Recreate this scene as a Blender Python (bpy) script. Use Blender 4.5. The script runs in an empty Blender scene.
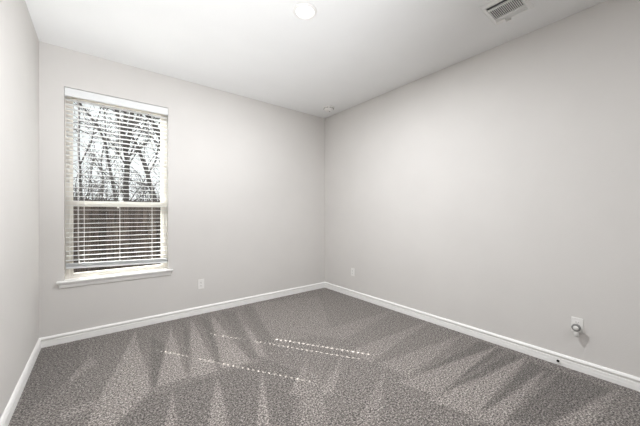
import bpy, bmesh, math, random
import numpy as np
from mathutils import Vector, Matrix

S = bpy.context.scene
COL = S.collection

# ------------------------------------------------------------------ camera
CAM = Vector((0.421, -3.518, 1.206))
FPX = 279.7                                    # focal length in pixels of a 640 px wide frame
FWD = Vector((0.620, 0.785, 0.0)).normalized()
RGT = Vector((FWD.y, -FWD.x, 0.0))
cd = bpy.data.cameras.new('camera')
cam = bpy.data.objects.new('camera', cd)
COL.objects.link(cam)
cd.sensor_width = 36.0
cd.lens = 36.0 * FPX / 640.0
cd.clip_start = 0.02
cam.location = CAM
cam.rotation_euler = (math.pi / 2, 0, math.atan2(-FWD.x, FWD.y))
S.camera = cam

# ------------------------------------------------------------------ sky, sun, exposure
SKY = 0.98
SUN = 17.0
LAMP = 50.0      # watts of the room's downlight
LAMP_FILL = 18.0 # watts of a second downlight, added unseen behind the camera for fill
BOUNCE = 360.0   # watts of an added fill spot, aimed up to brighten the ceiling
EXPOSURE = 0.21
w = bpy.data.worlds.new('sky')
S.world = w
w.use_nodes = True
bg = w.node_tree.nodes['Background']
bg.inputs['Color'].default_value = (0.95, 0.975, 1.0, 1)
bg.inputs['Strength'].default_value = SKY
sd = bpy.data.lights.new('sun', 'SUN')
sd.energy = SUN
sd.angle = math.radians(0.22)
sd.color = (1.0, 0.96, 0.90)
sun = bpy.data.objects.new('sun', sd)
COL.objects.link(sun)
SUN_DIR = Vector((0.65, -1.0, -1.13)).normalized()      # the way the light travels
sun.rotation_euler = SUN_DIR.to_track_quat('-Z', 'Y').to_euler()
sun.location = (-6, 9, 11)
fd = bpy.data.lights.new('ceiling_fill_spot', 'SPOT')  # fill light added behind the camera to brighten the ceiling
fd.energy = BOUNCE
fd.shadow_soft_size = 0.045
fd.spot_size = math.radians(84)
fd.spot_blend = 1.0
fd.color = (0.972, 0.982, 1.0)
fl = bpy.data.objects.new('ceiling_fill_spot', fd)
COL.objects.link(fl)
fl.location = (0.60, -3.75, 0.14)
fl.rotation_euler = (Vector((0.52, -1.75, 2.743)) - fl.location).to_track_quat('-Z', 'Y').to_euler()
S.view_settings.view_transform = 'Standard'
S.view_settings.look = 'None'
S.view_settings.gamma = 1.0
S.view_settings.use_curve_mapping = False
S.view_settings.exposure = EXPOSURE
S.cycles.use_light_tree = False
S.cycles.denoising_prefilter = 'NONE'
S.cycles.max_bounces = 12
S.cycles.diffuse_bounces = 8
S.cycles.transparent_max_bounces = 16


# ------------------------------------------------------------------ where the photograph puts a point
def at_floor(px, py, z=0.0):
    d = (CAM.z - z) * FPX / (py - 213.0)
    p = CAM + FWD * d + RGT * ((px - 320.0) / FPX * d)
    return p.x, p.y


def at_depth(px, py, y):
    r = (px - 320.0) / FPX
    d = (y - CAM.y) / (FWD.y + r * RGT.y)
    p = CAM + FWD * d + RGT * (r * d)
    return Vector((p.x, y, CAM.z + (213.0 - py) / FPX * d))


# ------------------------------------------------------------------ materials
def new_mat(name):
    m = bpy.data.materials.new(name)
    m.use_nodes = True
    nt = m.node_tree
    return m, nt, nt.nodes['Principled BSDF']


def plain(name, col, rough=0.5, spec=0.4, metal=0.0, vary=0.03, scale=30.0, bump=0.0, bscale=200.0):
    m, nt, b = new_mat(name)
    N, L = nt.nodes, nt.links
    tc = N.new('ShaderNodeTexCoord')
    nz = N.new('ShaderNodeTexNoise')
    nz.inputs['Scale'].default_value = scale
    nz.inputs['Detail'].default_value = 3
    L.new(tc.outputs['Object'], nz.inputs['Vector'])
    rp = N.new('ShaderNodeValToRGB')
    rp.color_ramp.elements[0].position = 0.3
    rp.color_ramp.elements[1].position = 0.7
    rp.color_ramp.elements[0].color = tuple(c * (1 - vary) for c in col) + (1,)
    rp.color_ramp.elements[1].color = tuple(min(1, c * (1 + vary)) for c in col) + (1,)
    L.new(nz.outputs['Fac'], rp.inputs['Fac'])
    L.new(rp.outputs['Color'], b.inputs['Base Color'])
    b.inputs['Roughness'].default_value = rough
    b.inputs['Specular IOR Level'].default_value = spec
    b.inputs['Metallic'].default_value = metal
    if bump:
        n2 = N.new('ShaderNodeTexNoise')
        n2.inputs['Scale'].default_value = bscale
        n2.inputs['Detail'].default_value = 2
        L.new(tc.outputs['Object'], n2.inputs['Vector'])
        bp = N.new('ShaderNodeBump')
        bp.inputs['Strength'].default_value = bump
        bp.inputs['Distance'].default_value = 0.004
        L.new(n2.outputs['Fac'], bp.inputs['Height'])
        L.new(bp.outputs['Normal'], b.inputs['Normal'])
    return m


M = {}
M['wall'] = plain('wall_paint', (0.657, 0.640, 0.620), 0.75, 0.25, vary=0.012, scale=3, bump=0.16, bscale=110)
M['ceiling'] = plain('ceiling_paint', (0.82, 0.825, 0.825), 0.85, 0.2, vary=0.01, scale=3, bump=0.14, bscale=90)
M['trim'] = plain('trim_paint', (0.86, 0.855, 0.84), 0.38, 0.45, vary=0.01, scale=8)
M['vinyl'] = plain('cream_vinyl', (0.76, 0.73, 0.68), 0.42, 0.4, vary=0.015, scale=12)
M['slat'] = plain('white_slat', (0.75, 0.765, 0.77), 0.42, 0.4, vary=0.015, scale=15)
M['cord'] = plain('white_cord', (0.80, 0.80, 0.78), 0.8, 0.2)
M['plastic'] = plain('white_plastic', (0.80, 0.79, 0.77), 0.35, 0.45, vary=0.01)
M['dark_slot'] = plain('dark_slot', (0.05, 0.05, 0.05), 0.6, 0.3)
M['grey_plastic'] = plain('grey_plastic', (0.24, 0.24, 0.23), 0.4, 0.4)
M['pale_plastic'] = plain('pale_clear_plastic', (0.66, 0.65, 0.63), 0.2, 0.5)
M['metal'] = plain('dull_metal', (0.62, 0.62, 0.60), 0.35, 0.5, metal=0.8)
M['rubber'] = plain('black_rubber', (0.025, 0.022, 0.020), 0.6, 0.3)
M['vent'] = plain('vent_enamel', (0.80, 0.80, 0.79), 0.45, 0.4, vary=0.01)
M['duct'] = plain('duct_dark', (0.10, 0.10, 0.10), 0.7, 0.3)
M['soil'] = plain('leafy_ground', (0.13, 0.105, 0.075), 0.95, 0.1, vary=0.4, scale=9, bump=0.6, bscale=40)
M['bark'] = plain('grey_bark', (0.105, 0.100, 0.098), 0.9, 0.15, vary=0.35, scale=24, bump=0.5, bscale=60)
M['bark_pale'] = plain('pale_bark', (0.18, 0.18, 0.18), 0.9, 0.15, vary=0.35, scale=24, bump=0.4, bscale=60)
M['twig'] = plain('brown_twig', (0.13, 0.122, 0.118), 0.9, 0.15, vary=0.3, scale=20)


def lens_mat(name, strength, col):
    m, nt, b = new_mat(name)
    nt.nodes.remove(b)
    e = nt.nodes.new('ShaderNodeEmission')
    e.inputs['Color'].default_value = col + (1,)
    e.inputs['Strength'].default_value = strength
    m.cycles.emission_sampling = 'NONE'
    nt.links.new(e.outputs[0], nt.nodes['Material Output'].inputs['Surface'])
    return m


M['lens'] = lens_mat('lit_lens', 1.6, (0.968, 0.98, 1.0))


def glass_mat():
    m, nt, b = new_mat('window_glass')
    N, L = nt.nodes, nt.links
    N.remove(b)
    tr = N.new('ShaderNodeBsdfTransparent')
    tr.inputs['Color'].default_value = (0.96, 0.975, 0.97, 1)
    gl = N.new('ShaderNodeBsdfGlossy')
    gl.inputs['Roughness'].default_value = 0.02
    lw = N.new('ShaderNodeLayerWeight')
    lw.inputs['Blend'].default_value = 0.5
    pw = N.new('ShaderNodeMath'); pw.operation = 'POWER'
    pw.inputs[1].default_value = 4.0
    L.new(lw.outputs['Facing'], pw.inputs[0])
    fr = N.new('ShaderNodeMath'); fr.operation = 'MULTIPLY_ADD'
    fr.inputs[1].default_value = 0.45; fr.inputs[2].default_value = 0.025
    L.new(pw.outputs[0], fr.inputs[0])
    mx = N.new('ShaderNodeMixShader')
    L.new(fr.outputs[0], mx.inputs[0])
    L.new(tr.outputs[0], mx.inputs[1])
    L.new(gl.outputs[0], mx.inputs[2])
    L.new(mx.outputs[0], N['Material Output'].inputs['Surface'])
    return m


M['glass'] = glass_mat()


def carpet_mat():
    m, nt, b = new_mat('grey_carpet')
    N, L = nt.nodes, nt.links
    tc = N.new('ShaderNodeTexCoord')
    fleck = N.new('ShaderNodeTexNoise')                 # the yarn colours
    fleck.inputs['Scale'].default_value = 105
    fleck.inputs['Detail'].default_value = 4
    fleck.inputs['Roughness'].default_value = 0.75
    L.new(tc.outputs['Object'], fleck.inputs['Vector'])
    rp = N.new('ShaderNodeValToRGB')
    e = rp.color_ramp.elements
    e[0].position, e[0].color = 0.40, (0.034, 0.030, 0.027, 1)
    e[1].position, e[1].color = 0.63, (0.49, 0.452, 0.425, 1)
    k = e.new(0.50)
    k.color = (0.176, 0.158, 0.145, 1)
    clump = N.new('ShaderNodeTexNoise')                 # tufts that lie together
    clump.inputs['Scale'].default_value = 62
    clump.inputs['Detail'].default_value = 2
    L.new(tc.outputs['Object'], clump.inputs['Vector'])
    cm = N.new('ShaderNodeMath'); cm.operation = 'MULTIPLY_ADD'
    cm.inputs[1].default_value = 0.20; cm.inputs[2].default_value = -0.105
    L.new(clump.outputs['Fac'], cm.inputs[0])
    fs = N.new('ShaderNodeMath'); fs.operation = 'ADD'
    L.new(fleck.outputs['Fac'], fs.inputs[0]); L.new(cm.outputs[0], fs.inputs[1])
    L.new(fs.outputs[0], rp.inputs['Fac'])
    nap = N.new('ShaderNodeAttribute')                  # which way the pile was brushed
    nap.attribute_name = 'nap'
    soft = N.new('ShaderNodeTexNoise')
    soft.inputs['Scale'].default_value = 14
    soft.inputs['Detail'].default_value = 3
    L.new(tc.outputs['Object'], soft.inputs['Vector'])
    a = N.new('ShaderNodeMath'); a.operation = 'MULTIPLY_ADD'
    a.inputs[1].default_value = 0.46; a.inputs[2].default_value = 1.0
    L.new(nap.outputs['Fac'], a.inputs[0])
    s = N.new('ShaderNodeMath'); s.operation = 'MULTIPLY_ADD'
    s.inputs[1].default_value = 0.16; s.inputs[2].default_value = -0.08
    L.new(soft.outputs['Fac'], s.inputs[0])
    ad = N.new('ShaderNodeMath'); ad.operation = 'ADD'
    L.new(a.outputs[0], ad.inputs[0]); L.new(s.outputs[0], ad.inputs[1])
    mul = N.new('ShaderNodeVectorMath'); mul.operation = 'SCALE'
    L.new(rp.outputs['Color'], mul.inputs[0]); L.new(ad.outputs[0], mul.inputs['Scale'])
    L.new(mul.outputs[0], b.inputs['Base Color'])
    b.inputs['Roughness'].default_value = 0.95
    b.inputs['Specular IOR Level'].default_value = 0.08
    b.inputs['Sheen Weight'].default_value = 0.15
    b.inputs['Sheen Roughness'].default_value = 0.6
    bp = N.new('ShaderNodeBump')
    bp.inputs['Strength'].default_value = 0.6
    bp.inputs['Distance'].default_value = 0.012
    L.new(fleck.outputs['Fac'], bp.inputs['Height'])
    L.new(bp.outputs['Normal'], b.inputs['Normal'])
    return m


M['carpet'] = carpet_mat()


def picket_mat():
    m, nt, b = new_mat('weathered_cedar')
    N, L = nt.nodes, nt.links
    tc = N.new('ShaderNodeTexCoord')
    mp = N.new('ShaderNodeMapping')
    mp.inputs['Scale'].default_value = (18, 18, 1.2)
    L.new(tc.outputs['Object'], mp.inputs['Vector'])
    nz = N.new('ShaderNodeTexNoise')
    nz.inputs['Scale'].default_value = 2.0
    nz.inputs['Detail'].default_value = 6
    L.new(mp.outputs[0], nz.inputs['Vector'])
    rp = N.new('ShaderNodeValToRGB')
    rp.color_ramp.elements[0].position = 0.3
    rp.color_ramp.elements[1].position = 0.72
    rp.color_ramp.elements[0].color = (0.034, 0.027, 0.023, 1)
    rp.color_ramp.elements[1].color = (0.150, 0.120, 0.104, 1)
    L.new(nz.outputs['Fac'], rp.inputs['Fac'])
    g = N.new('ShaderNodeNewGeometry')
    sc = N.new('ShaderNodeMath'); sc.operation = 'MULTIPLY_ADD'
    sc.inputs[1].default_value = 0.9; sc.inputs[2].default_value = 0.55
    L.new(g.outputs['Random Per Island'], sc.inputs[0])
    mul = N.new('ShaderNodeVectorMath'); mul.operation = 'SCALE'
    L.new(rp.outputs['Color'], mul.inputs[0]); L.new(sc.outputs[0], mul.inputs['Scale'])
    L.new(mul.outputs[0], b.inputs['Base Color'])
    b.inputs['Roughness'].default_value = 0.9
    return m


M['picket'] = picket_mat()


# ------------------------------------------------------------------ mesh helpers
def box(bm, x0, y0, z0, x1, y1, z1, mat=None):
    v = [bm.verts.new(p) for p in ((x0, y0, z0), (x1, y0, z0), (x1, y1, z0), (x0, y1, z0),
                                   (x0, y0, z1), (x1, y0, z1), (x1, y1, z1), (x0, y1, z1))]
    if mat is not None:
        for q in v:
            q.co = mat @ q.co
    for f in ((0, 3, 2, 1), (4, 5, 6, 7), (0, 1, 5, 4), (1, 2, 6, 5), (2, 3, 7, 6), (3, 0, 4, 7)):
        bm.faces.new([v[i] for i in f])
    return v


def tube(bm, pts, radii, n=8, caps=True):
    rings = []
    pts = [Vector(p) for p in pts]
    ref = None
    for i, p in enumerate(pts):
        t = (pts[min(i + 1, len(pts) - 1)] - pts[max(i - 1, 0)])
        if t.length < 1e-9:
            t = Vector((0, 0, 1))
        t.normalize()
        if ref is None:
            ref = Vector((1, 0, 0)) if abs(t.x) < 0.8 else Vector((0, 1, 0))
        u = (ref - t * ref.dot(t))
        if u.length < 1e-6:
            u = t.orthogonal()
        u.normalize()
        ref = u
        vv = t.cross(u)
        r = radii[i] if hasattr(radii, '__len__') else radii
        rings.append([bm.verts.new(p + (u * math.cos(2 * math.pi * k / n) + vv * math.sin(2 * math.pi * k / n)) * r)
                      for k in range(n)])
    for a, b in zip(rings, rings[1:]):
        for k in range(n):
            bm.faces.new((a[k], a[(k + 1) % n], b[(k + 1) % n], b[k]))
    if caps:
        bm.faces.new(list(reversed(rings[0])))
        bm.faces.new(rings[-1])


def lathe(bm, prof, n=40, mat=None):
    """prof: (radius, height) pairs about Z; a radius of 0 closes the end"""
    rings = []
    for r, z in prof:
        if r <= 1e-6:
            rings.append([bm.verts.new((0, 0, z))])
        else:
            rings.append([bm.verts.new((r * math.cos(2 * math.pi * k / n), r * math.sin(2 * math.pi * k / n), z))
                          for k in range(n)])
    for a, b in zip(rings, rings[1:]):
        for k in range(n):
            if len(a) == 1 and len(b) == 1:
                continue
            if len(a) == 1:
                bm.faces.new((a[0], b[(k + 1) % n], b[k]))
            elif len(b) == 1:
                bm.faces.new((a[k], a[(k + 1) % n], b[0]))
            else:
                bm.faces.new((a[k], a[(k + 1) % n], b[(k + 1) % n], b[k]))
    if mat is not None:
        for r in rings:
            for v in r:
                v.co = mat @ v.co


def sweep(bm, prof, p0, p1, out, m0=0.0, m1=0.0):
    """a moulding: profile (outward, height) run from p0 to p1, mitred by m0 / m1 per metre of outward reach"""
    p0, p1, out = Vector(p0), Vector(p1), Vector(out)
    d = (p1 - p0).normalized()
    up = Vector((0, 0, 1))
    A = [bm.verts.new(p0 + out * o + up * h + d * (o * m0)) for o, h in prof]
    B = [bm.verts.new(p1 + out * o + up * h + d * (o * m1)) for o, h in prof]
    n = len(prof)
    for i in range(n):
        j = (i + 1) % n
        bm.faces.new((A[i], A[j], B[j], B[i]))
    bm.faces.new(list(reversed(A)))
    bm.faces.new(B)


def link(name, bm, mat, parent=None, bevel=0.0, smooth=False, seg=2, loc=None):
    bmesh.ops.recalc_face_normals(bm, faces=bm.faces)
    me = bpy.data.meshes.new(name)
    bm.to_mesh(me)
    bm.free()
    o = bpy.data.objects.new(name, me)
    COL.objects.link(o)
    me.materials.append(mat)
    if smooth:
        for p in me.polygons:
            p.use_smooth = True
    if bevel:
        b = o.modifiers.new('bevel', 'BEVEL')
        b.width = bevel
        b.segments = seg
        b.limit_method = 'ANGLE'
        b.angle_limit = math.radians(40)
        b.harden_normals = False
    if parent is not None:
        o.parent = parent
    if loc is not None:
        o.location = loc
    return o


def tag(o, label, cat, group=None, kind=None):
    o['label'] = label
    o['category'] = cat
    if group:
        o['group'] = group
    if kind:
        o['kind'] = kind
    return o


def thing(name, label, cat, loc=(0, 0, 0), rot=(0, 0, 0), group=None, kind=None):
    o = bpy.data.objects.new(name, None)
    o.empty_display_size = 0.05
    COL.objects.link(o)
    o.location = loc
    o.rotation_euler = rot
    return tag(o, label, cat, group, kind)


def copy_tree(o, parent=None):
    c = o.copy()
    COL.objects.link(c)
    c.parent = parent
    for ch in list(o.children):
        copy_tree(ch, c)
    return c


B = bmesh.new

# ------------------------------------------------------------------ the room
W, D, H = 3.30, 5.60, 2.743          # width, depth, ceiling height
OX0, OX1, OZ0, OZ1 = 0.165, 1.030, 0.575, 2.385      # window opening
TW = 0.16                                            # wall thickness

b = B()
box(b, -TW, 0, -0.3, OX0, TW, H + 0.1)
box(b, OX1, 0, -0.3, W + TW, TW, H + 0.1)
box(b, OX0, 0, -0.3, OX1, TW, OZ0 - 0.02)
box(b, OX0, 0, OZ1, OX1, TW, H + 0.1)
tag(link('wall_back', b, M['wall']), 'light greige painted wall with the window in it', 'wall', kind='structure')
b = B(); box(b, -TW, -D, -0.3, 0, 0, H + 0.1)
tag(link('wall_left', b, M['wall']), 'light greige painted wall at the left edge beside the window', 'wall', kind='structure')
b = B(); box(b, W, -D, -0.3, W + TW, 0, H + 0.1)
tag(link('wall_right', b, M['wall']), 'long plain greige painted wall with two outlets', 'wall', kind='structure')
b = B(); box(b, -TW, -D - 0.12, -0.3, W + TW, -D, H + 0.1)
tag(link('wall_rear', b, M['wall']), 'plain greige painted wall behind the viewer', 'wall', kind='structure')
b = B(); box(b, -TW, -D - 0.12, H, W + TW, TW, H + 0.1)
tag(link('ceiling', b, M['ceiling']), 'flat white painted ceiling', 'ceiling', kind='structure')

# ------------------------------------------------------------------ carpet with its vacuum tracks
# (corner points in the photograph's pixels, strength): wedges where the pile was brushed the other way
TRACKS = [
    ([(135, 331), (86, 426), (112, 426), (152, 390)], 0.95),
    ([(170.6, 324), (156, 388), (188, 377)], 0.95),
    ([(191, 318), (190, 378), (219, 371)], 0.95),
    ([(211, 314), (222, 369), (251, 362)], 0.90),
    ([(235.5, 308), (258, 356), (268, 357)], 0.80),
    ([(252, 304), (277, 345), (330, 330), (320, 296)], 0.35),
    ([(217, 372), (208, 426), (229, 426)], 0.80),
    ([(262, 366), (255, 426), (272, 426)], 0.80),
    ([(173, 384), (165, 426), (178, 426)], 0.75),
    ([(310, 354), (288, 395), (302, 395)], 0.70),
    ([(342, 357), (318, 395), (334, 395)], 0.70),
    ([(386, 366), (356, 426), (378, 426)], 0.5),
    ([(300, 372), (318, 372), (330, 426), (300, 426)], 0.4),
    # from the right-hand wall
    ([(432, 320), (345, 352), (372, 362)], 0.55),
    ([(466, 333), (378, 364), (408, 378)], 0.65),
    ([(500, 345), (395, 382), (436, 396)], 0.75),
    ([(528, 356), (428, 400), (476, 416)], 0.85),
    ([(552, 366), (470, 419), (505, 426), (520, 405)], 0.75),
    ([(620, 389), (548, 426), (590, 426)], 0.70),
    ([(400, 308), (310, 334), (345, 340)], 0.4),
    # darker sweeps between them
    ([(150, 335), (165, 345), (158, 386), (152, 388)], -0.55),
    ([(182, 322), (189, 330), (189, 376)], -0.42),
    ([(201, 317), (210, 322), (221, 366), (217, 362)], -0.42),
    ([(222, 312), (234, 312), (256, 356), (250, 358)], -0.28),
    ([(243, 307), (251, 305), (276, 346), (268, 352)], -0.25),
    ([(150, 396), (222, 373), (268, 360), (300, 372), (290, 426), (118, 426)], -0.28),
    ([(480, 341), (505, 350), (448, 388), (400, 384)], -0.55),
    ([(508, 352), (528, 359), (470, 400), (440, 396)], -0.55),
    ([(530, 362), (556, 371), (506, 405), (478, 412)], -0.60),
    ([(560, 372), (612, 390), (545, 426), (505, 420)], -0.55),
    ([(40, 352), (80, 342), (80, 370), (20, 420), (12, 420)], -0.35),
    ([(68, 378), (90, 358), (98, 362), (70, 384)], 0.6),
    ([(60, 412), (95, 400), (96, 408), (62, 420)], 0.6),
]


def make_floor():
    step = 0.0125
    nx, ny = int(round(W / step)), int(round((D + 0.12) / step))
    xs = np.linspace(0, W, nx + 1)
    ys = np.linspace(-D - 0.12, 0, ny + 1)
    X, Y = np.meshgrid(xs, ys)
    rng = np.random.default_rng(3)
    z = rng.normal(0, 0.0008, X.shape)
    z[0, :] = z[-1, :] = 0
    nap = np.zeros_like(X)
    # wobble, so the tracks do not have ruled edges
    wob = np.zeros_like(X)
    for k in range(7):
        fx, fy = rng.uniform(-14, 14, 2)
        wob += np.sin(X * fx + Y * fy + rng.uniform(0, 6.28)) / 7
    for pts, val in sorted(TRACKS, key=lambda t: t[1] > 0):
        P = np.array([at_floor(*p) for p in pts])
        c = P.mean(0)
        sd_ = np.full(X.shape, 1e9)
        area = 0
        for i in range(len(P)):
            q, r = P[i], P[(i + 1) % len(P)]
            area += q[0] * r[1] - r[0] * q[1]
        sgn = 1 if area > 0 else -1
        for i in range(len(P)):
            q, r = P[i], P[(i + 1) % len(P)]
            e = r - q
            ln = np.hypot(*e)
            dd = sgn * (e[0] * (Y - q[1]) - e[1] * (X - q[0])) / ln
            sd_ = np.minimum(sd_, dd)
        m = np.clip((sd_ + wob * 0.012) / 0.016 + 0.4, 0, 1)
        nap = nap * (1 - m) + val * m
    co = np.stack([X, Y, z], -1).reshape(-1, 3)
    idx = np.arange((nx + 1) * (ny + 1)).reshape(ny + 1, nx + 1)
    f = np.stack([idx[:-1, :-1], idx[:-1, 1:], idx[1:, 1:], idx[1:, :-1]], -1).reshape(-1, 4)
    me = bpy.data.meshes.new('floor')
    me.from_pydata(co.tolist(), [], f.tolist())
    at = me.attributes.new('nap', 'FLOAT', 'POINT')
    at.data.foreach_set('value', nap.reshape(-1).astype(np.float32))
    for p in me.polygons:
        p.use_smooth = True
    me.materials.append(M['carpet'])
    o = bpy.data.objects.new('floor', me)
    COL.objects.link(o)
    return tag(o, 'grey flecked wall to wall carpet with vacuum tracks', 'carpet', kind='structure')


make_floor()

# ------------------------------------------------------------------ baseboards
BP = [(0, -0.01), (0.016, -0.01), (0.016, 0.028), (0.0145, 0.031), (0.0145, 0.050), (0.0130, 0.053), (0.004, 0.0545), (0.004, 0.0655),
      (0.0145, 0.067), (0.0160, 0.070), (0.0150, 0.076), (0.011, 0.083), (0.007, 0.087), (0.003, 0.089), (0, 0.089)]
b = B(); sweep(b, BP, (0, 0, 0), (W, 0, 0), (0, -1, 0), 1, -1)
tag(link('baseboard_back', b, M['trim']), 'white moulded baseboard under the window', 'baseboard', kind='structure')
b = B(); sweep(b, BP, (W, 0, 0), (W, -D, 0), (-1, 0, 0), 1, -1)
tag(link('baseboard_right', b, M['trim']), 'white moulded baseboard along the long plain wall', 'baseboard', kind='structure')
b = B(); sweep(b, BP, (0, 0, 0), (0, -D, 0), (1, 0, 0), 1, -1)
tag(link('baseboard_left', b, M['trim']), 'white moulded baseboard along the left wall', 'baseboard', kind='structure')

# ------------------------------------------------------------------ window
win = thing('window_1', 'cream single-hung window with white sill', 'window', kind='structure')
FY0, FY1 = 0.080, 0.150
MZ = 1.300                                            # height of the meeting rail
b = B()                                               # outer frame
fw = 0.035
box(b, OX0, FY0, OZ0 - 0.02, OX0 + fw, FY1, OZ1)
box(b, OX1 - fw, FY0, OZ0 - 0.02, OX1, FY1, OZ1)
box(b, OX0 + fw, FY0, OZ1 - fw, OX1 - fw, FY1, OZ1)
box(b, OX0 + fw, FY0, OZ0 - 0.02, OX1 - fw, FY1, OZ0 + 0.018)
# the sash tracks in the side jambs
for x, s in ((OX0 + fw, 1), (OX1 - fw, -1)):
    box(b, min(x, x + s * 0.006), FY0 + 0.004, OZ0, max(x, x + s * 0.006), FY0 + 0.010, OZ1 - fw)
link('window_frame', b, M['vinyl'], win, bevel=0.003)


def sash(name, x0, x1, z0, z1, y0, y1, st, rt, rb):
    b = B()
    box(b, x0, y0, z0, x0 + st, y1, z1)
    box(b, x1 - st, y0, z0, x1, y1, z1)
    box(b, x0 + st, y0, z1 - rt, x1 - st, y1, z1)
    box(b, x0 + st, y0, z0, x1 - st, y1, z0 + rb)
    o = link(name, b, M['vinyl'], win, bevel=0.0025)
    b = B()
    ym = (y0 + y1) / 2
    box(b, x0 + st - 0.004, ym - 0.002, z0 + rb - 0.004, x1 - st + 0.004, ym + 0.002, z1 - rt + 0.004)
    link('glass_pane', b, M['glass'], o)
    return o


sash('upper_sash', OX0 + fw, OX1 - fw, MZ - 0.02, OZ1 - fw, 0.118, 0.146, 0.022, 0.03, 0.035)
low = sash('lower_sash', OX0 + fw - 0.006, OX1 - fw + 0.006, OZ0 + 0.012, MZ + 0.022, 0.086, 0.116, 0.030, 0.052, 0.034)
b = B()
cx = (OX0 + OX1) / 2
box(b, cx - 0.028, 0.088, MZ + 0.022, cx + 0.028, 0.114, MZ + 0.028)
box(b, cx - 0.006, 0.076, MZ + 0.028, cx + 0.026, 0.100, MZ + 0.036)
box(b, cx - 0.030, 0.078, MZ - 0.045, cx - 0.012, 0.088, MZ - 0.030)
link('sash_lock', b, M['plastic'], low, bevel=0.002)
# stool and apron
b = B()
SX0, SX1 = OX0 - 0.050, OX1 + 0.044
st = [(-0.080, OZ0 - 0.020), (-0.080, OZ0), (0.030, OZ0), (0.036, OZ0 - 0.004), (0.037, OZ0 - 0.012), (0.033, OZ0 - 0.019), (0.024, OZ0 - 0.022), (-0.0, OZ0 - 0.022)]
box(b, OX0, -0.002, OZ0 - 0.020, OX1, 0.085, OZ0)
nose = [(0, OZ0 - 0.022), (0, OZ0), (0.030, OZ0), (0.036, OZ0 - 0.004), (0.037, OZ0 - 0.012), (0.033, OZ0 - 0.020), (0.026, OZ0 - 0.022)]
sweep(b, nose, (SX0, 0, 0), (SX1, 0, 0), (0, -1, 0))
link('window_sill', b, M['trim'], win, bevel=0.0015)
b = B()
ap = [(0, OZ0 - 0.064), (0, OZ0 - 0.022), (0.024, OZ0 - 0.022), (0.024, OZ0 - 0.028), (0.019, OZ0 - 0.034), (0.017, OZ0 - 0.046), (0.012, OZ0 - 0.058), (0.010, OZ0 - 0.064)]
sweep(b, ap, (SX0 + 0.012, 0, 0), (SX1 - 0.012, 0, 0), (0, -1, 0), 0.5, -0.5)
link('window_apron', b, M['trim'], win)

# ------------------------------------------------------------------ venetian blind
BX0, BX1 = OX0 + 0.010, OX1 - 0.008
BY = 0.042
blind = thing('venetian_blind', 'white horizontal slat blind lowered in the window with slats open', 'blind', (0, 0, 0))
b = B()                                               # valance with its two returns
box(b, OX0 + 0.003, -0.004, OZ1 - 0.082, OX1 - 0.003, 0.006, OZ1 - 0.006)
box(b, OX0 + 0.003, 0.006, OZ1 - 0.082, OX0 + 0.013, 0.040, OZ1 - 0.006)
box(b, OX1 - 0.013, 0.006, OZ1 - 0.082, OX1 - 0.003, 0.040, OZ1 - 0.006)
link('valance', b, M['slat'], blind, bevel=0.003)
b = B(); box(b, BX0 + 0.004, 0.014, OZ1 - 0.045, BX1 - 0.004, 0.070, OZ1 - 0.002)
link('headrail', b, M['slat'], blind, bevel=0.002)

SLW, SLT, PITCH = 0.050, 0.0022, 0.0435
HOLES_ALL = [(0.340, 0.013), (0.844, 0.016)]          # lift-cord slots, placed and sized to cast the sun streaks (centre, width)
HOLE_UP = (0.966, 0.024)  # extra slot in the upper slats, added to cast another sun streak


def slat(bm, z, holes, tilt=0.0, x0=BX0, x1=BX1):
    """one slat: slightly crowned strip along x with slots through it"""
    cuts = sorted([(c - hw / 2, c + hw / 2) for c, hw in holes])
    xs = [x0]
    spans = []
    a = x0
    for c0, c1 in cuts:
        spans.append((a, c0, False))
        spans.append((c0, c1, True))
        a = c1
    spans.append((a, x1, False))
    rows = [-SLW / 2, -SLW / 4, -0.0118, 0.0118, SLW / 4, SLW / 2]

    def zz(x, y):
        return z + 0.0014 * (1 - (y / (SLW / 2)) ** 2) + tilt * (x - x0)

    def strip(xa, xb, ra, rb):
        vs = []
        for dz in (0, -SLT):
            vs += [bm.verts.new((xa, BY + ra, zz(xa, ra) + dz)), bm.verts.new((xb, BY + ra, zz(xb, ra) + dz)),
                   bm.verts.new((xb, BY + rb, zz(xb, rb) + dz)), bm.verts.new((xa, BY + rb, zz(xa, rb) + dz))]
        for f in ((0, 1, 2, 3), (7, 6, 5, 4), (0, 4, 5, 1), (1, 5, 6, 2), (2, 6, 7, 3), (3, 7, 4, 0)):
            bm.faces.new([vs[i] for i in f])
    for xa, xb, hole in spans:
        for ra, rb in zip(rows, rows[1:]):
            if hole and ra > -0.0120 and rb < 0.0120:
                continue
            strip(xa, xb, ra, rb)


RAILZ = 0.680                                        # underside of bottom rail at its left end
TILT = -0.040
b = B()
z = OZ1 - 0.105
zs = []
while z > RAILZ + 0.062:
    zs.append(z)
    z -= PITCH
for i, z in enumerate(zs):
    hs = list(HOLES_ALL)
    if z > MZ + 0.06:
        hs.append(HOLE_UP)
    k = max(0.0, 1 - (z - RAILZ) / 0.35)
    slat(b, z, hs, TILT * k * 0.8)
link('slats', b, M['slat'], blind)
b = B()                                               # the spare slats lying on the bottom rail
for k in range(6):
    slat(b, RAILZ + 0.022 + k * 0.0050, HOLES_ALL, TILT)
link('slat_stack', b, M['slat'], blind)
b = B()
sh = Matrix(((1, 0, 0, 0), (0, 1, 0, 0), (TILT, 0, 1, RAILZ - TILT * BX0), (0, 0, 0, 1)))
box(b, BX0, BY - 0.026, 0.0, BX1, BY + 0.026, 0.017, sh)
link('bottom_rail', b, M['slat'], blind, bevel=0.004)
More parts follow.
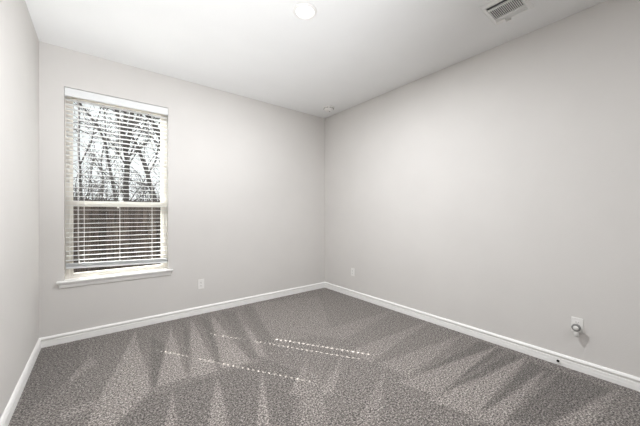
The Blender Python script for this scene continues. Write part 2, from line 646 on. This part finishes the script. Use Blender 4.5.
for x in (0.307, 0.590, 0.878):
    b = B()
    zb = RAILZ + TILT * (x - BX0)
    for dy in (-0.0265, 0.0265):
        tube(b, [(x, BY + dy, zb + 0.015), (x, BY + dy, OZ1 - 0.04)], 0.0011, 6)
    for z in zs:
        zk = z + TILT * 0.8 * max(0.0, 1 - (z - RAILZ) / 0.35) * (x - BX0)
        tube(b, [(x, BY - 0.0265, zk - SLT - 0.0008), (x, BY + 0.0265, zk - SLT - 0.0008)], 0.0008, 5)
    link('ladder_cord', b, M['cord'], blind, smooth=True)
b = B()                                               # lift cords down the left, gathered on the slat stack
pts = [(0.262, 0.010, OZ1 - 0.06), (0.262, 0.008, 1.6), (0.263, 0.006, 0.80), (0.268, 0.010, 0.745)]
tube(b, pts, 0.0013, 6)
tube(b, [(p[0] + 0.006, p[1], p[2]) for p in pts], 0.0013, 6)
lc = link('lift_cord', b, M['cord'], blind, smooth=True)
b = B()
lathe(b, [(0, 0), (0.008, 0.002), (0.009, 0.012), (0.005, 0.034), (0.003, 0.040), (0, 0.041)], 16,
      Matrix.Translation((0.271, 0.009, 0.712)))
link('tassel', b, M['plastic'], lc, smooth=True)

# ------------------------------------------------------------------ ceiling light
LX, LY = 1.652, -1.775
dl = thing('recessed_ceiling_light', 'round lit white downlight in the middle of the ceiling', 'ceiling light', (LX, LY, H))
b = B()
lathe(b, [(0.069, -0.004), (0.072, -0.011), (0.078, -0.012), (0.089, -0.005), (0.091, 0.0), (0.069, 0.0), (0.069, -0.004)], 56)
link('trim_ring', b, M['plastic'], dl, smooth=True)
b = B()
lathe(b, [(0, -0.0065), (0.05, -0.006), (0.0685, -0.004), (0.0685, -0.001), (0, -0.001)], 48)
link('lens', b, M['lens'], dl, smooth=True)


def lamp(name, parent, watts, r, z, col):
    l = bpy.data.lights.new(name, 'AREA')
    l.shape = 'DISK'
    l.size = 2 * r
    l.energy = watts
    l.color = col
    o = bpy.data.objects.new(name, l)
    COL.objects.link(o)
    o.parent = parent
    o.location = (0, 0, z)


lamp('lamp_glow', dl, LAMP, 0.066, -0.0135, (0.968, 0.98, 1.0))
hl = thing('recessed_ceiling_light', 'added unseen fill downlight on the ceiling behind the viewer', 'ceiling light', (1.652, -4.75, H))  # second downlight, added out of view to fill the room with light
for ch in list(dl.children):
    if ch.type == 'MESH':
        copy_tree(ch, hl)
lamp('lamp_glow', hl, LAMP_FILL, 0.066, -0.0135, (0.968, 0.98, 1.0))

# ------------------------------------------------------------------ air vent
VX0, VX1, VY0, VY1 = 2.652, 2.966, -2.872, -2.612
vent = thing('air_vent', 'white rectangular air supply vent with louvres in the ceiling', 'air vent', ((VX0 + VX1) / 2, (VY0 + VY1) / 2, H))
hx, hy = (VX1 - VX0) / 2, (VY1 - VY0) / 2
b = B()


def frustum_ring(bm, a0, b0, z0, a1, b1, z1):
    A = [bm.verts.new((sx * a0, sy * b0, z0)) for sx, sy in ((-1, -1), (1, -1), (1, 1), (-1, 1))]
    C_ = [bm.verts.new((sx * a1, sy * b1, z1)) for sx, sy in ((-1, -1), (1, -1), (1, 1), (-1, 1))]
    for k in range(4):
        bm.faces.new((A[k], A[(k + 1) % 4], C_[(k + 1) % 4], C_[k]))


ix, iy = 0.122, 0.100
frustum_ring(b, hx, hy, 0.0, hx, hy, -0.003)
frustum_ring(b, hx, hy, -0.003, hx - 0.018, hy - 0.016, -0.014)
frustum_ring(b, hx - 0.018, hy - 0.016, -0.014, ix, iy, -0.014)
frustum_ring(b, ix, iy, -0.014, ix, iy, -0.001)
frustum_ring(b, ix, iy, -0.001, hx, hy, 0.0)
bmesh.ops.remove_doubles(b, verts=b.verts, dist=1e-5)
link('vent_frame', b, M['vent'], vent)
b = B(); box(b, -ix, -iy, -0.002, ix, iy, -0.0005)
link('duct_backing', b, M['duct'], vent)
for x in (-0.071, 0.071):                             # bars between the three banks
    b = B(); box(b, x - 0.007, -iy, -0.0145, x + 0.007, iy, -0.003)
    link('divider_bar', b, M['vent'], vent, bevel=0.001)
b = B()
n = 17
for k in range(n):
    y = -iy + (k + 0.5) * 2 * iy / n
    box(b, -0.064, -0.0062, -0.0007, 0.064, 0.0062, 0.0007,
        Matrix.Translation((0, y, -0.0085)) @ Matrix.Rotation(math.radians(38), 4, 'X'))
link('louvers', b, M['vent'], vent)
for x, a in ((-0.114, -50), (0.090, 50), (0.110, 50)):
    b = B()
    box(b, -0.008, -iy, -0.0007, 0.008, iy, 0.0007,
        Matrix.Translation((x, 0, -0.0085)) @ Matrix.Rotation(math.radians(a), 4, 'Y'))
    link('side_louver', b, M['vent'], vent)
b = B()
box(b, 0.098, 0.045, -0.0175, 0.142, 0.110, -0.0142)
box(b, 0.128, 0.010, -0.034, 0.135, 0.046, -0.0142)
link('damper_lever', b, M['plastic'], vent, bevel=0.001)

# ------------------------------------------------------------------ smoke detector
sm = thing('smoke_detector', 'small round white smoke detector on the ceiling near the far corner', 'smoke detector', (3.045, -0.40, H))
b = B(); lathe(b, [(0, -0.010), (0.070, -0.010), (0.072, -0.007), (0.072, 0), (0, 0)], 40)
link('mounting_base', b, M['plastic'], sm, smooth=False)
b = B()
lathe(b, [(0, -0.046), (0.030, -0.045), (0.040, -0.040), (0.042, -0.034), (0.055, -0.028), (0.060, -0.018), (0.060, -0.010), (0, -0.010)], 40)
link('cover', b, M['plastic'], sm, smooth=False)
b = B()
for k in range(20):
    box(b, 0.0565, -0.003, -0.0235, 0.0612, 0.003, -0.0135, Matrix.Rotation(k * math.pi / 10, 4, 'Z'))
link('air_slots', b, M['dark_slot'], sm)
b = B(); lathe(b, [(0, -0.0485), (0.008, -0.0475), (0.009, -0.0450), (0, -0.0445)], 16, Matrix.Translation((0.015, 0, 0)))
link('test_button', b, M['grey_plastic'], sm)


sm.scale = (1.18, 1.18, 1.18)

# ------------------------------------------------------------------ outlets (local: face looks along -Y)
def make_outlet():
    o = thing('wall_outlet', '', 'outlet', group='white duplex outlets low on the walls')
    b = B()
    box(b, -0.035, -0.006, -0.057, 0.035, 0.0, 0.057)
    link('cover_plate', b, M['plastic'], o, bevel=0.003, seg=3)
    for s in (-1, 1):
        b = B()
        z0 = s * 0.0195
        n = 28
        ring = []
        for k in range(n):
            a = 2 * math.pi * k / n
            ring.append((max(-0.0142, min(0.0142, 0.0172 * math.cos(a))), 0.0172 * 0.86 * math.sin(a)))
        f0 = [b.verts.new((x, -0.0082, z0 + zz)) for x, zz in ring]
        f1 = [b.verts.new((x, -0.0055, z0 + zz)) for x, zz in ring]
        b.faces.new(f0)
        b.faces.new(list(reversed(f1)))
        for k in range(n):
            b.faces.new((f0[k], f0[(k + 1) % n], f1[(k + 1) % n], f1[k]))
        r = link('receptacle', b, M['plastic'], o)
        b = B()
        box(b, -0.0075, -0.0086, z0 - 0.001, -0.0050, -0.0078, z0 + 0.0085)
        box(b, 0.0050, -0.0086, z0 - 0.001, 0.0070, -0.0078, z0 + 0.0070)
        lathe(b, [(0, 0), (0.0026, 0), (0.0026, 0.0008), (0, 0.0008)], 14,
              Matrix.Translation((0, -0.0086, z0 - 0.0075)) @ Matrix.Rotation(math.radians(-90), 4, 'X'))
        link('slots', b, M['dark_slot'], r)
    b = B()
    lathe(b, [(0, 0.0015), (0.002, 0.0012), (0.003, 0), (0, 0)], 14,
          Matrix.Translation((0, -0.006, 0)) @ Matrix.Rotation(math.radians(90), 4, 'X'))
    link('screw', b, M['metal'], o)
    return o


out0 = make_outlet()
out0.location = (1.380, 0, 0.354)
out0['label'] = 'white duplex outlet on the window wall, right of the window sill'
out1 = copy_tree(out0)
out1.location = (W, -0.642, 0.354)
out1.rotation_euler = (0, 0, -math.pi / 2)
out1['label'] = 'white duplex outlet on the long plain wall near the far corner'
out2 = copy_tree(out0)
NY, NZ = -3.058, 0.346
out2.location = (W, NY, NZ)
out2.rotation_euler = (0, 0, -math.pi / 2)
out2['label'] = 'white duplex outlet with a plug-in device in its lower socket'

# ------------------------------------------------------------------ plug-in device
pg = thing('plug_in_air_freshener', 'white plug-in air freshener with round grey-ringed head, in the wall outlet', 'air freshener',
           (W - 0.0084, NY, NZ - 0.014), (0, 0, -math.pi / 2))
b = B()
box(b, -0.019, -0.026, -0.030, 0.019, 0.0, 0.016)
link('plug_body', b, M['plastic'], pg, bevel=0.006, seg=3)
RX = Matrix.Rotation(math.radians(90), 4, 'X')
b = B()
lathe(b, [(0, 0.022), (0.024, 0.022), (0.0265, 0.026), (0.0265, 0.044), (0.0235, 0.050), (0.0185, 0.050), (0.0175, 0.046), (0, 0.046)], 40,
      Matrix.Translation((0, 0, 0.006)) @ RX)
link('head_ring', b, M['grey_plastic'], pg, smooth=False)
b = B()
lathe(b, [(0, 0.053), (0.010, 0.052), (0.0165, 0.048), (0.0165, 0.045), (0, 0.045)], 32, Matrix.Translation((0, 0, 0.006)) @ RX)
link('head_face', b, M['plastic'], pg, smooth=True)
b = B()
lathe(b, [(0, -0.062), (0.014, -0.062), (0.0165, -0.058), (0.0165, -0.030), (0.012, -0.022), (0.010, -0.016), (0, -0.016)], 28,
      Matrix.Translation((0, -0.030, 0)))
link('refill_bottle', b, M['pale_plastic'], pg, smooth=True)

# ------------------------------------------------------------------ door stop on the baseboard
ds = thing('door_stop', 'small dark-tipped door stop on the baseboard below the plug-in device', 'door stop', (W - 0.015, -2.948, 0.036), (0, 0, -math.pi / 2))
b = B(); lathe(b, [(0, 0), (0.010, 0), (0.010, 0.003), (0.006, 0.006), (0, 0.006)], 24, RX)
link('base_disc', b, M['trim'], ds)
b = B(); lathe(b, [(0, 0.006), (0.0075, 0.006), (0.0088, 0.009), (0.0088, 0.020), (0.0070, 0.024), (0, 0.025)], 24, RX)
link('rubber_tip', b, M['rubber'], ds, smooth=True)

# ------------------------------------------------------------------ outdoors
GZ = -0.33
b = B(); box(b, -25, TW, GZ - 0.2, 30, 45, GZ)
tag(link('ground', b, M['soil']), 'bare leafy ground outside the window', 'ground', kind='structure')

fy = 4.6
fence = thing('wooden_fence', 'dark weathered wooden privacy fence outside the window', 'fence', (0, fy, GZ))
rnd = random.Random(5)
b = B()
x = -4.0
while x < 7.0:
    h = 1.83 + rnd.uniform(-0.012, 0.012)
    dy = rnd.uniform(-0.003, 0.003)
    t = rnd.uniform(-0.003, 0.003)
    v = box(b, x, dy, 0.02, x + 0.138, dy + 0.016, h)
    for q in v[4:]:
        q.co.x += t
    x += 0.1425
link('picket_panel', b, M['picket'], fence)
for z in (0.35, 0.95, 1.55):
    b = B(); box(b, -4, 0.017, z, 7, 0.055, z + 0.089)
    link('fence_rail', b, M['picket'], fence)
for k in range(5):
    b = B(); box(b, -3.6 + k * 2.4, 0.057, -0.2, -3.51 + k * 2.4, 0.146, 1.78)
    link('fence_post', b, M['picket'], fence)


def wander(p, d, length, r0, r1, n, rnd, wob, up):
    pts, rad = [p.copy()], [r0]
    for k in range(n):
        d = (d + Vector((rnd.gauss(0, wob), rnd.gauss(0, wob), rnd.gauss(0, wob) + up))).normalized()
        p = p + d * (length / n)
        pts.append(p.copy())
        rad.append(r0 + (r1 - r0) * (k + 1) / n)
    return pts, rad, d


def grow(bm, tw, pts, rad, depth, rnd, dens, spread=0.8, lim=0.0055):
    """side branches off a limb, then off those; limbs into bm, fine twigs into tw"""
    L_ = sum((a - c).length for a, c in zip(pts, pts[1:]))
    n = max(2, int(L_ * dens))
    for k in range(n):
        t = rnd.uniform(0.12, 1.0) * (len(pts) - 1)
        i = min(int(t), len(pts) - 2)
        f = t - i
        p = pts[i].lerp(pts[i + 1], f)
        r = (rad[i] * (1 - f) + rad[i + 1] * f) * rnd.uniform(0.18, 0.38)
        if r < lim:
            r = lim
        ax = (pts[i + 1] - pts[i]).normalized()
        side = Vector((rnd.gauss(0, 1), rnd.gauss(0, 1), rnd.gauss(0, 1)))
        side = (side - ax * side.dot(ax)).normalized()
        d = (ax * rnd.uniform(0.35, 1.0) + side * spread + Vector((0, 0, 0.12))).normalized()
        ln = min(L_ * rnd.uniform(0.35, 0.7), r * 95)
        q, rr, _ = wander(p, d, ln, r, max(0.0035, r * 0.4), 6 if depth > 1 else 4, rnd, 0.17, 0.02)
        tube(bm if r > 0.012 else tw, q, rr, 6 if r > 0.012 else 4, caps=False)
        if depth > 1:
            grow(bm, tw, q, rr, depth - 1, rnd, dens * 1.45, spread, lim)


def tree(label, limbs, y, seed, dens=2.7, mat='bark', depth=3, group=None, dys=None):
    """limbs: pixel polylines of the main stems with their widths in metres; the first one starts at the ground"""
    rnd = random.Random(seed)
    base = at_depth(limbs[0][0][0], limbs[0][0][1], y)
    base.z = GZ
    o = thing('bare_tree', label, 'tree', base, group=group)
    bm, tw = B(), B()
    for j, (lm, w0, w1) in enumerate([(l[0:-2], l[-2], l[-1]) for l in limbs]):
        dy = 0.0 if j == 0 else rnd.uniform(-0.25, 0.7)
        pts = []
        for i, (px, py) in enumerate(lm):
            f = i / max(1, len(lm) - 1)
            pts.append(at_depth(px, py, y + (dy * f if j else 0)) - base)
        if j == 0:
            pts.insert(0, Vector((0, 0, -0.1)))
        # smooth the limb a little
        fine = []
        for a, c in zip(pts, pts[1:]):
            for s in range(3):
                q = a.lerp(c, s / 3)
                if s:
                    q += Vector((rnd.gauss(0, .012), rnd.gauss(0, .012), 0))
                fine.append(q)
        fine.append(pts[-1])
        rad = [(w0 + (w1 - w0) * k / (len(fine) - 1)) / 2 for k in range(len(fine))]
        tube(bm, fine, rad, 9, caps=True)
        grow(bm, tw, fine, rad, depth, rnd, dens)
    link('trunk_and_limbs', bm, M[mat], o, smooth=True)
    if len(tw.verts):
        link('twigs', tw, M['twig'], o, smooth=True)['kind'] = 'stuff'
    else:
        tw.free()
    return o


GR = 'bare trees beyond the fence'
tree('thick forked bare tree in the middle of the window view',
     [[(126, 215), (126, 190), (127, 165), (125, 146), (121, 128), (116, 108), (112, 88), (108, 60), 0.18, 0.09],
      [(126, 150), (130, 132), (132, 110), (133, 88), (136, 58), 0.14, 0.08],
      [(123, 138), (125, 118), (124, 98), (127, 70), 0.09, 0.04]], 7.4, 11, group=GR)
tree('bare tree with a limb leaning left behind the forked one',
     [[(157, 215), (154, 196), (148, 176), (141, 156), (135, 142), (128, 128), (118, 118), 0.20, 0.05],
      [(148, 176), (156, 160), (160, 140), (166, 120), 0.06, 0.03]], 8.6, 12, group=GR)
tree('bare tree at the right edge of the window with arching limb',
     [[(163, 215), (163, 190), (163.5, 165), (163, 148), (158, 131), (150, 119), (142, 109), (134, 96), 0.17, 0.10],
      [(163, 185), (170, 150), (176, 110), 0.12, 0.05]], 6.6, 13, group=GR)
tree('thin bare tree leaning right at the left side of the window',
     [[(118, 215), (112, 180), (106, 145), (97, 125), (86, 111), (72, 93), (60, 78), 0.10, 0.05],
      [(100, 130), (92, 135), (80, 130), (68, 128), 0.05, 0.02]], 9.4, 14, dens=3.0, group=GR)
tree('slender upright bare tree along the left window frame',
     [[(82, 215), (80, 180), (78.5, 150), (79, 120), (77, 90), (76, 60), 0.09, 0.04],
      [(80, 165), (90, 145), (97, 120), (104, 96), 0.05, 0.025]], 10.5, 15, dens=3.0, group=GR)
tree('slender bare tree between the left frame and the forked tree',
     [[(101, 215), (103, 185), (101, 160), (106, 135), (104, 110), (101, 85), 0.08, 0.03],
      [(102, 170), (94, 155), (84, 147), (72, 140), 0.04, 0.02]], 11.5, 16, dens=3.0, mat='bark_pale', group=GR)


def shrub(label, px, y, h, wd, seed, n):
    rnd = random.Random(seed)
    base = at_depth(px, 215, y)
    base.z = GZ
    o = thing('bare_shrub', label, 'shrub', base, group='bare brush beyond the fence')
    bm, tw = B(), B()
    for k in range(n):
        d = Vector((rnd.gauss(0, 0.35), rnd.gauss(0, 0.35), 1)).normalized()
        p = Vector((rnd.uniform(-wd, wd), rnd.uniform(-wd, wd), -0.05))
        q, rr, _ = wander(p, d, h * rnd.uniform(0.7, 1.1), rnd.uniform(0.016, 0.034), 0.007, 8, rnd, 0.14, 0.03)
        tube(bm, q, rr, 5, caps=False)
        grow(bm, tw, q, rr, 2, rnd, 4.2, 0.9)
    link('stems', bm, M['twig'], o, smooth=True)
    if len(tw.verts):
        link('twigs', tw, M['twig'], o, smooth=True)['kind'] = 'stuff'
    else:
        tw.free()
    return o


shrub('tangle of grey brush behind the fence at the left window frame', 76, 7.0, 3.3, 0.6, 21, 22)
shrub('tangle of grey brush behind the fence left of the forked tree', 96, 7.8, 3.2, 0.6, 22, 22)
shrub('tangle of grey brush behind the fence under the forked tree', 116, 8.4, 2.9, 0.6, 23, 20)
shrub('tangle of grey brush behind the fence right of the forked tree', 140, 7.6, 2.3, 0.6, 24, 16)
shrub('tangle of grey brush behind the fence at the right window frame', 160, 9.0, 2.6, 0.6, 25, 16)
